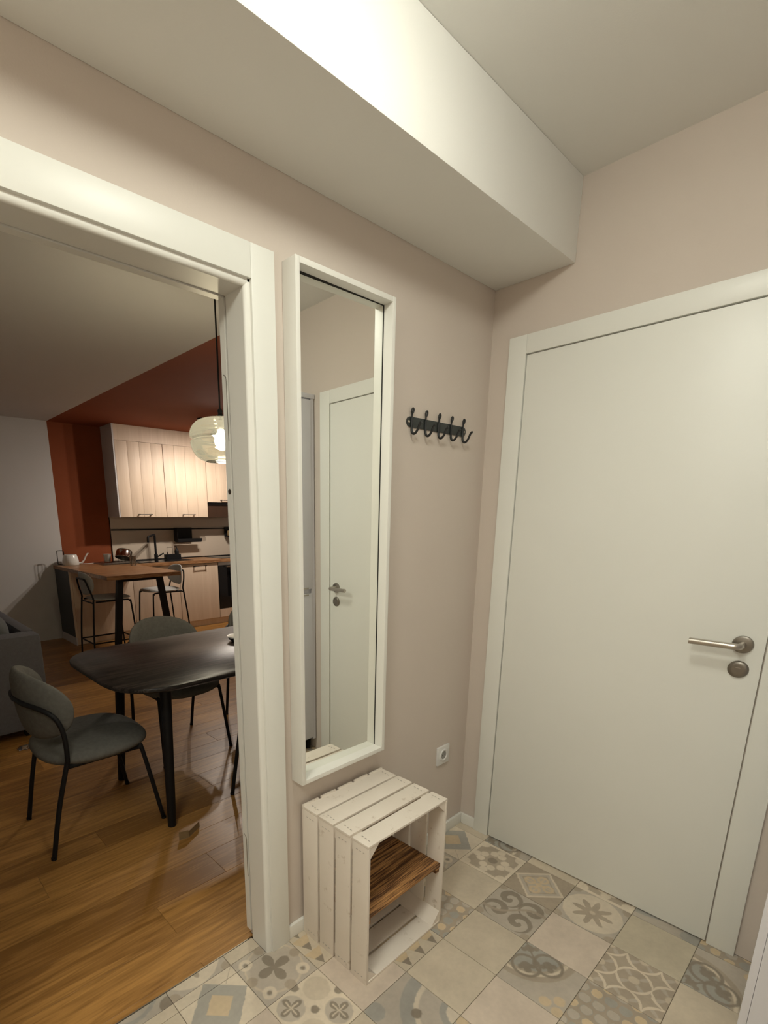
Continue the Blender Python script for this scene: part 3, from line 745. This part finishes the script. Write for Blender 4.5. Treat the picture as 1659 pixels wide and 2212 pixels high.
# dish on the table
DS = empty('small_dish', (-.415, 1.225, TZ)); tag(DS, 'small white dish with dark base on the black table', 'dish')
G().lathe([(0, .0), (.035, .0), (.052, .012), (.054, .018)], 28).obj('base', 'black', DS, smooth=True)
G().lathe([(0, .016), (.052, .0185), (.062, .030), (.060, .0315), (.048, .022), (0, .020)], 28).obj('bowl', 'ceramic', DS, smooth=True)

# ---- pendant lamp
px_, py_ = -.485, 1.19
PD = empty('pendant_lamp', (px_, py_, 0)); tag(PD, 'lit smoked glass pendant lamp hanging over the dining table', 'pendant lamp')
prof = [(.030, 1.8925), (.060, 1.8915), (.095, 1.884), (.125, 1.868), (.145, 1.845), (.1535, 1.822), (.1545, 1.808), (.150, 1.797), (.131, 1.790), (.1495, 1.783), (.1525, 1.772), (.149, 1.752), (.139, 1.728), (.122, 1.708), (.100, 1.694), (.078, 1.688)]
fine = [(p.x, p.y) for p in spline([(r, z, 0) for r, z in prof], 3)]
G().lathe(fine, 64).obj('shade', 'smoke', PD, smooth=True)
G().tube([(.078*math.cos(2*PI*k/40), .078*math.sin(2*PI*k/40), 1.688) for k in range(40)], .0022, 8, closed=True).obj('rim', 'clear', PD, smooth=True)
G().tube([(0, 0, 1.925), (0, 0, LRC-.02)], .0042, 8).obj('cord', 'black', PD)
G().lathe([(.008, 1.935), (.013, 1.925), (.010, 1.915), (.014, 1.905), (.031, 1.893), (.024, 1.885), (.018, 1.86), (.018, 1.838), (0, 1.838)], 24).obj('lamp_holder', 'black', PD, smooth=True)
G().lathe([(0, 1.752), (.018, 1.755), (.030, 1.768), (.034, 1.785), (.030, 1.803), (.018, 1.825), (.014, 1.838)], 24).obj('bulb', 'bulb_pend', PD, smooth=True)
G().lathe([(0, LRC-.03), (.045, LRC-.028), (.05, LRC)], 28).obj('ceiling_rose', 'black', PD, smooth=True)

# ---- kitchen ceiling fixture (mostly behind the pendant)
fx, fy = 1.15, 4.22
FX = empty('ceiling_spotlight', (fx, fy, LRC)); tag(FX, 'black branched ceiling light on the orange ceiling over the kitchen', 'ceiling lamp')
G().lathe([(0, 0), (.05, 0), (.05, -.012), (0, -.012)], 24).obj('canopy', 'black', FX)
G().tube([(0, 0, -.012), (0, 0, -.10)], .012, 10).obj('stem', 'black', FX)
G().tube([(-.075, -.01, -.095), (.46, .03, -.095)], .010, 10).obj('crossbar', 'black', FX)
for dx, dy in ((.17, .01), (.42, .03)):
    G().lathe([(.012, .0), (.030, -.006), (.052, -.030), (.060, -.062), (.058, -.062), (.050, -.032), (.028, -.010)], 28, (dx, dy, -.10)).obj('lamp_head', 'black', FX, smooth=True)
    G().lathe([(.0, -.078), (.020, -.073), (.030, -.058), (.030, -.046), (.018, -.030), (.010, -.015)], 20, (dx, dy, -.10)).obj('bulb', 'bulb_spot', FX, smooth=True)

# ---- sofa
sfx, sfy = -1.125, 2.455
SF = empty('sofa', (-1.7, 3.4, 0)); tag(SF, 'dark grey fabric sofa beside the white wall', 'sofa'); bpy.context.view_layer.update()
autosmooth(P(G().box((-2.05, sfy+.005, .06), (sfx-.005, 4.45, .30), .02), 'base', 'sofa', SF), 40)
autosmooth(P(G().box((-2.05, sfy, .065), (sfx, sfy+.17, .69), .03), 'armrest', 'sofa', SF), 40)
autosmooth(P(G().box((sfx-.078, sfy+.171, .12), (sfx, 4.45, .69), .02), 'back', 'sofa', SF), 40)
for ya, yb in ((sfy+.185, 3.44), (3.46, 4.43)):
    autosmooth(P(G().box((-2.07, ya-.008, .302), (sfx-.083, yb+.008, .455), .03), 'seat_cushion', 'sofa', SF), 40)
    cushion((yb-ya)/2, .165, .10, lambda u, v, w, c=(ya+yb)/2: (sfx-.205+w-.04*v+1.7, c+u-3.4, .622+v), 4.5, 9, 48, 4).obj('back_cushion', 'pillow', None, smooth=True, merge=True).parent = SF
for x in (-1.95, -1.25):
    for y in (2.55, 4.35): P(G().box((x-.03, y-.03, 0), (x+.03, y+.03, .06)), 'foot', 'black', SF)
# ---- kitchen base cabinets
KY = 4.95; BZ0, BZ1 = .09, .845
def handle(par, x0, x1, z, yf, drop=.03):
    g = G(); g.tube([(x0, yf-drop, z), (x1, yf-drop, z)], .0045, 8)
    P(g, 'handle', 'black', par)
    for x in (x0+.008, x1-.008): P(G().box((x-.007, yf-drop-.006, z-.006), (x+.007, yf, z+.006)), 'handle_mount', 'black', par)
cabs = [(-.178, .512, None, 'pale wood base cabinet under the bar top, with dark side panel'), (.515, 1.122, None, 'pale wood base cabinet behind the bar stools'), (1.125, 1.690, (1.325, 1.512, .812), 'pale wood base cabinet with black bar handle beside the oven')]
for x0, x1, h, lb in cabs:
    c_ = empty('base_cabinet', ((x0+x1)/2, 5.2, 0)); tag(c_, lb, 'cabinet', 'kitchen base cabinets'); bpy.context.view_layer.update()
    P(G().box((x0, KY+.021, BZ0), (x1, YB-.012, BZ1)), 'body', 'cabwhite', c_)
    d = autosmooth(P(G().box((x0+.0015, KY, BZ0+.002), (x1-.0015, KY+.0195, BZ1-.006), .0015), 'door', 'cabwood', c_))
    if h: handle(d, h[0], h[1], h[2], KY)
    if x0 < 0:
        tag(P(G().box((x0-.020, KY+.02, BZ0+.004), (x0-.001, YB-.02, BZ1)), 'side_panel', 'anthracite', c_), 'anthracite side panel')
        P(G().box((x0-.021, KY-.002, BZ0+.004), (x0-.001, KY+.0195, BZ1)), 'panel_edge', 'cabwood', c_)
o = G().box((-.185, KY+.045, 0), (2.6, YB-.02, BZ0)).obj('plinth', 'cabwood'); tag(o, 'low recessed plinth under the kitchen cabinets', 'plinth')
tag(G().box((-.199, KY+.01, 0), (-.186, YB-.02, BZ0)).obj('plinth', 'cabwhite'), 'white plinth end under the dark cabinet panel', 'plinth')
# oven
OV = empty('oven', (2.0, 5.2, 0)); tag(OV, 'built-in oven with black glass door at the end of the counter', 'oven'); bpy.context.view_layer.update()
P(G().box((1.694, KY+.021, BZ0), (2.29, YB-.012, BZ1)), 'housing', 'cabwhite', OV)
P(G().box((1.697, KY, BZ0+.002), (2.288, KY+.0195, .205)), 'drawer_front', 'cabwood', OV)
P(G().box((1.697, KY-.001, .208), (2.288, KY+.0195, .80)), 'oven_door', 'blackglass', OV)
P(G().box((1.697, KY-.001, .802), (2.288, KY+.0195, .842)), 'control_panel', 'steel', OV)
P(G().tube([(1.80, KY-.045, .785), (2.24, KY-.045, .785)], .011, 12), 'handle', 'steel', OV)
for x in (1.82, 2.22): P(G().box((x-.01, KY-.045, .778), (x+.01, KY-.0012, .792)), 'handle_mount', 'steel', OV)
# towel on the oven handle
tw = G(); n = 10
tw.prism([(KY-.0335, .60), (KY-.0335, .785), (KY-.0365, .7955), (KY-.045, .7965), (KY-.0565, .7955), (KY-.0600, .785), (KY-.0600, .36), (KY-.0635, .36), (KY-.0635, .787), (KY-.0590, .8005), (KY-.045, .8030), (KY-.0330, .8005), (KY-.0300, .787), (KY-.0300, .60)], 1.865, 2.10, lambda a, b, z: (z, a, b))
tag(autosmooth(tw.obj('kitchen_towel', 'cabwhite')), 'pale towel hanging over the oven handle', 'towel')

# worktop with bar part
wt = [(-.205, YB-.002), (-.205, 3.775), (.552, 3.775), (.552, KY-.02), (2.60, KY-.02), (2.60, YB-.002)]
g = G(); g.prism(wt, BZ1+.001, .885)
o = g.obj('worktop', 'oaktop'); tag(o, 'L-shaped oak worktop forming a bar', 'worktop')
m_ = o.modifiers.new('bevel', 'BEVEL'); m_.width = .002; m_.segments = 2
# black frame under the bar
BF = empty('bar_trestle', (.16, 3.9, 0)); tag(BF, 'black trapezoid steel frame leg under the bar end', 'table leg'); bpy.context.view_layer.update()
def bar(a, b, wx, wy_):
    g = G(); a, b = Vector(a), Vector(b)
    vs = [(p.x+sx_*wx/2, p.y+sy_*wy_/2, p.z) for p in (a, b) for sx_, sy_ in ((-1, -1), (1, -1), (1, 1), (-1, 1))]
    return g.add(vs, [(0, 3, 2, 1), (4, 5, 6, 7)]+[(i, (i+1) % 4, 4+(i+1) % 4, 4+i) for i in range(4)])
P(bar((-.135, 3.9, 0), (-.040, 3.9, .844), .058, .05), 'leg', 'black', BF)
P(bar((.47, 3.9, 0), (.368, 3.9, .844), .058, .05), 'leg', 'black', BF)
P(G().box((-.012, 3.876, .812), (.338, 3.924, .8445)), 'crossbar', 'black', BF)

# ---- bar stools
def make_stool():
    r = empty('bar_stool')
    def sm(u, v, w): return (u+.01, v, .640+w+.06*max(0, -u-.10)**1.0*.6-.05*max(0, u-.12))
    cushion(.205, .205, .016, sm, 2.6, 8, 36, 4).obj('seat', 'feltstool', r, smooth=True, merge=True)
    R = .30
    def bm_(u, v, w):
        a = u/R; rr = R-w; return (-rr*math.cos(a)+R-.215-.10*(v)-.01, rr*math.sin(a), .795+v)
    cushion(.200, .112, .012, bm_, 2.5, 8, 40, 4, hwf=lambda y: .86+.10*(y+1)/2).obj('backrest', 'feltstool', r, smooth=True, merge=True)
    for s in (1, -1):
        pts = [(-.245, .195*s, 0), (-.225, .185*s, .30), (-.195, .172*s, .60), (-.190, .165*s, .655), (-.215, .150*s, .75), (-.232, .125*s, .825), (-.240, .095*s, .842), (-.245, .0, .845)]
        G().tube(spline(pts, 5), .0085, 10).obj('rear_leg', 'black', r, smooth=True)
        pts = [(.215, .195*s, 0), (.175, .180*s, .56), (.160, .175*s, .605), (.120, .172*s, .620), (-.17, .172*s, .620)]
        G().tube(spline(pts, 5), .0085, 10).obj('front_leg', 'black', r, smooth=True)
    for a, b in (((-.231, .188, .21), (.200, .189, .21)), ((-.231, -.188, .21), (.200, -.189, .21)), ((.200, -.189, .21), (.200, .189, .21)), ((-.231, -.188, .21), (-.231, .188, .21))):
        G().tube([a, b], .0075, 8).obj('footrest', 'black', r)
    G().tube([(-.195, -.172, .61), (-.195, .172, .61)], .0075, 8).obj('crossbar', 'black', r)
    return r
bs = make_stool(); bs.location = (-.085, 4.17, 0); tag(bs, 'grey bar stool beside the white wall end of the bar', 'bar stool', 'bar stools')
b2 = copytree(bs); b2.location = (.585, 4.36, 0); b2.rotation_euler[2] = PI; tag(b2, 'grey bar stool on the oven side of the bar', 'bar stool', 'bar stools')

# ---- upper cabinets
UY, UZ0, UZ1 = 5.15, 1.437, 2.312
def upper(x0, x1, z0, lb, hx, side=False):
    c_ = empty('wall_cabinet', ((x0+x1)/2, 5.3, z0)); tag(c_, lb, 'cabinet', 'kitchen wall cabinets'); bpy.context.view_layer.update()
    P(G().box((x0, UY+.021, z0), (x1, YB-.002, UZ1)), 'body', 'cabwhite', c_)
    d = P(G().box((x0+.0015, UY+.006, z0+.0015), (x1-.0015, UY+.0195, UZ1-.0015)), 'door', 'cabwood', c_)
    n = 4; w_ = (x1-x0-.003)/n
    for k in range(n):
        autosmooth(P(G().box((x0+.0015+k*w_+.0008, UY, z0+.0015), (x0+.0015+(k+1)*w_-.0008, UY+.0062, UZ1-.0015), .0012), 'plank', 'cabwood', d))
    handle(d, hx[0], hx[1], z0+.03, UY)
    return c_
upper(.518, 1.108, UZ0, 'tall pale wood wall cabinet at the end next to the orange wall', (.735, .905))
upper(1.111, 1.702, UZ0, 'tall pale wood wall cabinet between end cabinet and hood', (1.325, 1.495))
upper(1.705, 2.295, 1.632, 'short pale wood wall cabinet above the dark cooker hood', (1.90, 2.10))
o = tag(G().box((.50, UY-.002, UZ0-.002), (.5165, YB-.002, LRC-.001)).obj('cabinet_side_panel', 'cabwhite'), 'white end panel of the wall cabinets against the orange wall', 'panel')
tag(G().box((.518, UY+.001, UZ1+.001), (2.30, UY+.02, LRC-.001)).obj('cabinet_filler', 'cabwood'), 'pale wood filler strip between wall cabinets and ceiling', 'panel')
HD = empty('cooker_hood', (2.0, 5.3, UZ0)); tag(HD, 'dark cooker hood panel under the short wall cabinet', 'cooker hood'); bpy.context.view_layer.update()
P(G().box((1.707, UY+.06, UZ0), (2.293, YB-.012, 1.628)), 'body', 'hooddark', HD)
P(G().box((1.707, UY+.03, 1.606), (2.293, UY+.06, 1.630)), 'control_strip', 'blackglass', HD)
P(G().box((2.02, UY+.0292, 1.612), (2.10, UY+.030, 1.617)), 'marking', 'plastic', HD)
# splashback, rail
SBK = empty('splashback', (1.5, YB, .9)); tag(SBK, 'beige splashback panel behind the sink', 'splashback'); bpy.context.view_layer.update()
P(G().box((.505, YB-.010, .887), (2.60, YB-.001, UZ0-.001)), 'panel', 'splash', SBK)
P(G().box((.498, YB-.012, .887), (.505, YB-.001, UZ0-.001)), 'edge_strip', 'black', SBK)
P(G().box((.505, YB-.014, .887), (2.60, YB-.0101, .899)), 'bottom_strip', 'black', SBK)
RL = tag(G().box((.507, YB-.028, 1.274), (2.598, YB-.0145, 1.290)).obj('utensil_rail', 'black'), 'long black rail across the beige splashback', 'rail')
# hanging holder
HO = empty('hanging_holder', (1.5, 5.42, 1.2)); tag(HO, 'black hanging holder with tray on the rail', 'holder'); bpy.context.view_layer.update()
P(G().box((1.335, 5.445, 1.12), (1.60, 5.455, 1.300)), 'back_plate', 'black', HO)
P(G().box((1.345, 5.350, 1.105), (1.69, 5.445, 1.112)), 'tray', 'black', HO)
P(G().prism([(1.345, 1.112), (1.69, 1.112), (1.702, 1.155), (1.335, 1.155)], 5.344, 5.350, lambda x, z, y: (x, y, z)), 'tray_front', 'black', HO)
P(G().box((1.335, 5.350, 1.112), (1.342, 5.445, 1.29)), 'side', 'black', HO)
P(G().box((1.345, 5.4551, 1.285), (1.59, 5.471, 1.2995)), 'hook', 'black', HO)
H2 = empty('hanging_jar_rack', (2.24, 5.42, 1.2)); tag(H2, 'small dark rack hanging from the rail near the hob', 'rack'); bpy.context.view_layer.update()
P(G().box((2.135, 5.38, 1.16), (2.35, 5.470, 1.172)).box((2.135, 5.455, 1.172), (2.35, 5.470, 1.30)), 'rack', 'black', H2)
P(G().lathe([(.03, 0), (.034, .01), (.034, .07), (.028, .08)], 20, (2.19, 5.415, 1.172), capb=True, capt=True), 'jar', 'board', H2, smooth=True)

# ---- sink, tap, caddy
SN = empty('kitchen_sink', (1.1, 5.2, .885)); tag(SN, 'black kitchen sink set in the oak worktop', 'sink'); bpy.context.view_layer.update()
P(G().box((.645, 5.02, .8852), (1.38, 5.05, .891)).box((.645, 5.40, .8852), (1.38, 5.44, .891)).box((.645, 5.05, .8852), (.68, 5.40, .891)).box((1.08, 5.05, .8852), (1.38, 5.40, .891)), 'rim', 'black', SN)
P(G().box((.68, 5.05, .8851), (1.08, 5.40, .8862)), 'basin', 'blackglass', SN)
FC = empty('kitchen_tap', (1.02, 5.37, .891)); tag(FC, 'matt black angular kitchen tap at the sink', 'tap'); bpy.context.view_layer.update()
P(G().lathe([(.024, .891), (.024, .96), (.020, .965)], 20, (1.02, 5.37, 0), capb=True, capt=True), 'base', 'black', FC, smooth=False)
P(G().tube(spline([(1.02, 5.37, .96), (1.02, 5.37, 1.17), (1.015, 5.365, 1.205), (.995, 5.345, 1.212), (.90, 5.25, 1.200), (.87, 5.22, 1.195), (.858, 5.21, 1.175), (.855, 5.208, 1.125)], 6), .014, 12), 'spout', 'black', FC, smooth=True)
P(G().tube([(1.04, 5.37, .93), (1.11, 5.33, .975)], .008, 8), 'lever', 'black', FC)
CD = empty('sink_caddy', (1.22, 5.33, .891)); tag(CD, 'black sink caddy with wire handle behind the tap', 'caddy'); bpy.context.view_layer.update()
P(G().box((1.135, 5.30, .8915), (1.34, 5.38, .898)).box((1.135, 5.30, .898), (1.34, 5.305, .955)).box((1.135, 5.375, .898), (1.34, 5.38, .955)).box((1.135, 5.305, .898), (1.140, 5.375, .955)).box((1.335, 5.305, .898), (1.34, 5.375, .955)), 'box', 'black', CD)
P(G().tube(spline([(1.165, 5.34, .90), (1.165, 5.34, 1.03), (1.172, 5.34, 1.045), (1.235, 5.34, 1.045), (1.242, 5.34, 1.03), (1.242, 5.34, .90)], 4), .0035, 8), 'wire_handle', 'steel', CD)
P(G().tube([(1.15, 5.33, .90), (1.165, 5.318, .985)], .005, 8), 'brush', 'black', CD)
SO = empty('soap_bottle', (1.305, 5.345, .898)); tag(SO, 'black soap dispenser bottle standing in the sink caddy', 'bottle')
G().lathe([(.026, .001), (.028, .01), (.028, .10), (.018, .118), (.012, .122), (.012, .135)], 20, capb=True, capt=True).obj('bottle', 'black', SO, smooth=True)
G().tube([(0, 0, .135), (0, 0, .158), (-.03, -.004, .158)], .005, 8).obj('pump', 'black', SO)
HB_ = autosmooth(G().box((1.78, 5.00, .8852), (2.36, 5.45, .891), .002).obj('hob', 'hob')); tag(HB_, 'flat black glass hob in the worktop', 'hob')

# ---- things on the bar end
WC = empty('watering_can', (-.045, 5.36, .8855)); tag(WC, 'small white watering can with wire handle on the bar', 'watering can')
G().lathe([(0, 0), (.088, 0), (.092, .006), (.088, .06), (.072, .118), (.066, .124), (.060, .122)], 32).obj('body', 'ceramic', WC, smooth=True)
G().tube(spline([(.085, -.005, .02), (.115, -.015, .022), (.14, -.02, .045), (.165, -.025, .09), (.185, -.03, .125), (.20, -.032, .13)], 6), [.011]*12+[.009]*12+[.007]*7, 10).obj('spout', 'ceramic', WC, smooth=True)
G().tube(spline([(-.066, .0, .118), (-.07, 0, .165), (-.085, 0, .172), (-.125, 0, .172), (-.138, 0, .16), (-.140, 0, .03), (-.130, 0, .018), (-.09, 0, .018)], 5), .0048, 8).obj('handle', 'black', WC, smooth=True)
TR = empty('drying_rack', (.45, 5.22, .8855)); tag(TR, 'dark wire drying rack tray on the worktop', 'drying rack'); bpy.context.view_layer.update()
P(G().box((.225, 5.05, .8858), (.635, 5.40, .893)), 'tray', 'steel_dark', TR)
wr = G()
for k in range(9): wr.tube([(.25+k*.045, 5.06, .902), (.25+k*.045, 5.39, .902)], .0022, 6)
for y in (5.06, 5.39): wr.tube([(.23, y, .902), (.63, y, .902)], .003, 6)
P(wr, 'wires', 'steel_dark', TR)
P(G().tube(spline([(.52, 5.36, .90), (.52, 5.36, .985), (.53, 5.36, .995), (.615, 5.36, .995), (.625, 5.36, .985), (.625, 5.36, .90)], 4), .0028, 6).tube([(.52, 5.36, .95), (.625, 5.36, .95)], .0022, 6), 'plate_bracket', 'steel_dark', TR)
CP = empty('cup', (.375, 5.34, .9045)); tag(CP, 'white enamel cup on the drying rack beside the steel pot', 'cup')
G().lathe([(0, .002), (.030, 0), (.034, .004), (.046, .088), (.049, .091), (.0455, .0905), (.032, .007), (0, .006)], 28).obj('body', 'ceramic', CP, smooth=True)
G().tube([(.0478*math.cos(2*PI*k/28), .0478*math.sin(2*PI*k/28), .091) for k in range(28)], .0018, 6, closed=True).obj('rim', 'steel', CP, smooth=True)
PO = empty('steel_pot', (.525, 5.20, .912)); tag(PO, 'shiny steel pot turned over on the drying rack', 'pot')
Rm = Matrix.Rotation(math.radians(18), 4, 'Y') @ Matrix.Rotation(math.radians(-14), 4, 'X')
g = G().lathe([(.100, 0), (.104, .003), (.100, .006), (.098, .075), (.088, .098), (.070, .106), (0, .108)], 36); me = g.mesh('body'); me.transform(Matrix.Translation((0, 0, .035)) @ Rm)
link('body', me, 'chrome', PO, smooth=True)
g = G().lathe([(.0985, .001), (.096, .075), (.085, .096), (0, .1)], 36); me = g.mesh('inside'); me.transform(Matrix.Translation((0, 0, .035)) @ Rm); link('inside', me, 'steel_dark', PO, smooth=True)
GL = empty('drinking_glass', (.475, 4.80, .8855)); tag(GL, 'clear drinking glass standing on the bar', 'glass')
G().lathe([(0, .002), (.030, 0), (.033, .002), (.038, .105), (.0365, .105), (.031, .014), (0, .012)], 28).obj('body', 'clear', GL, smooth=True)
G().tube([(.0372*math.cos(2*PI*k/28), .0372*math.sin(2*PI*k/28), .105) for k in range(28)], .0015, 6, closed=True).obj('rim', 'clear', GL, smooth=True)
tag(G().tube(spline([(.03, 5.44, .889), (.15, 5.42, .889), (.26, 5.44, .889)], 6), .003, 6).obj('cable', 'ceramic'), 'thin white cable lying on the bar against the orange wall', 'cable')

# ---- small things on the floor
FB = empty('cardboard_piece', (-1.01, .785, 0)); tag(FB, 'small folded cardboard piece on the floor by the table leg', 'cardboard')
a0 = G(); a0.add([(-.055, -.022, .001), (-.012, -.030, .001), (-.012, -.030, .036), (-.055, -.022, .040)], [(0, 1, 2, 3)]); a0.add([(-.055, -.0208, .001), (-.012, -.0288, .001), (-.012, -.0288, .036), (-.055, -.0208, .040)], [(0, 3, 2, 1)])
a0.obj('flap', 'board', FB)
a1 = G().box((-.0005, -.0006, .001), (.085, .0006, .030)); me = a1.mesh('flap'); me.transform(Matrix.Translation((-.0115, -.0288, 0)) @ Matrix.Rotation(math.radians(28), 4, 'Z')); link('flap', me, 'board', FB)
wp = G(); rr = random.Random(5); vs = []; fs = []; n = 9; mth = 6
for i in range(n):
    for j in range(mth): vs.append((-.08+.16*i/(n-1)+rr.uniform(-.008, .008), -.045+.09*j/(mth-1)+rr.uniform(-.01, .01), .002+rr.uniform(0, .028)*(1 if 0 < i < n-1 and 0 < j < mth-1 else .4)))
for i in range(n-1):
    for j in range(mth-1): fs.append((i*mth+j, (i+1)*mth+j, (i+1)*mth+j+1, i*mth+j+1))
wp.add(vs, fs); tag(wp.obj('plastic_wrapper', 'film', loc=(-1.30, 2.30, .001)), 'crumpled clear plastic wrapper on the floor before the sofa', 'wrapper')
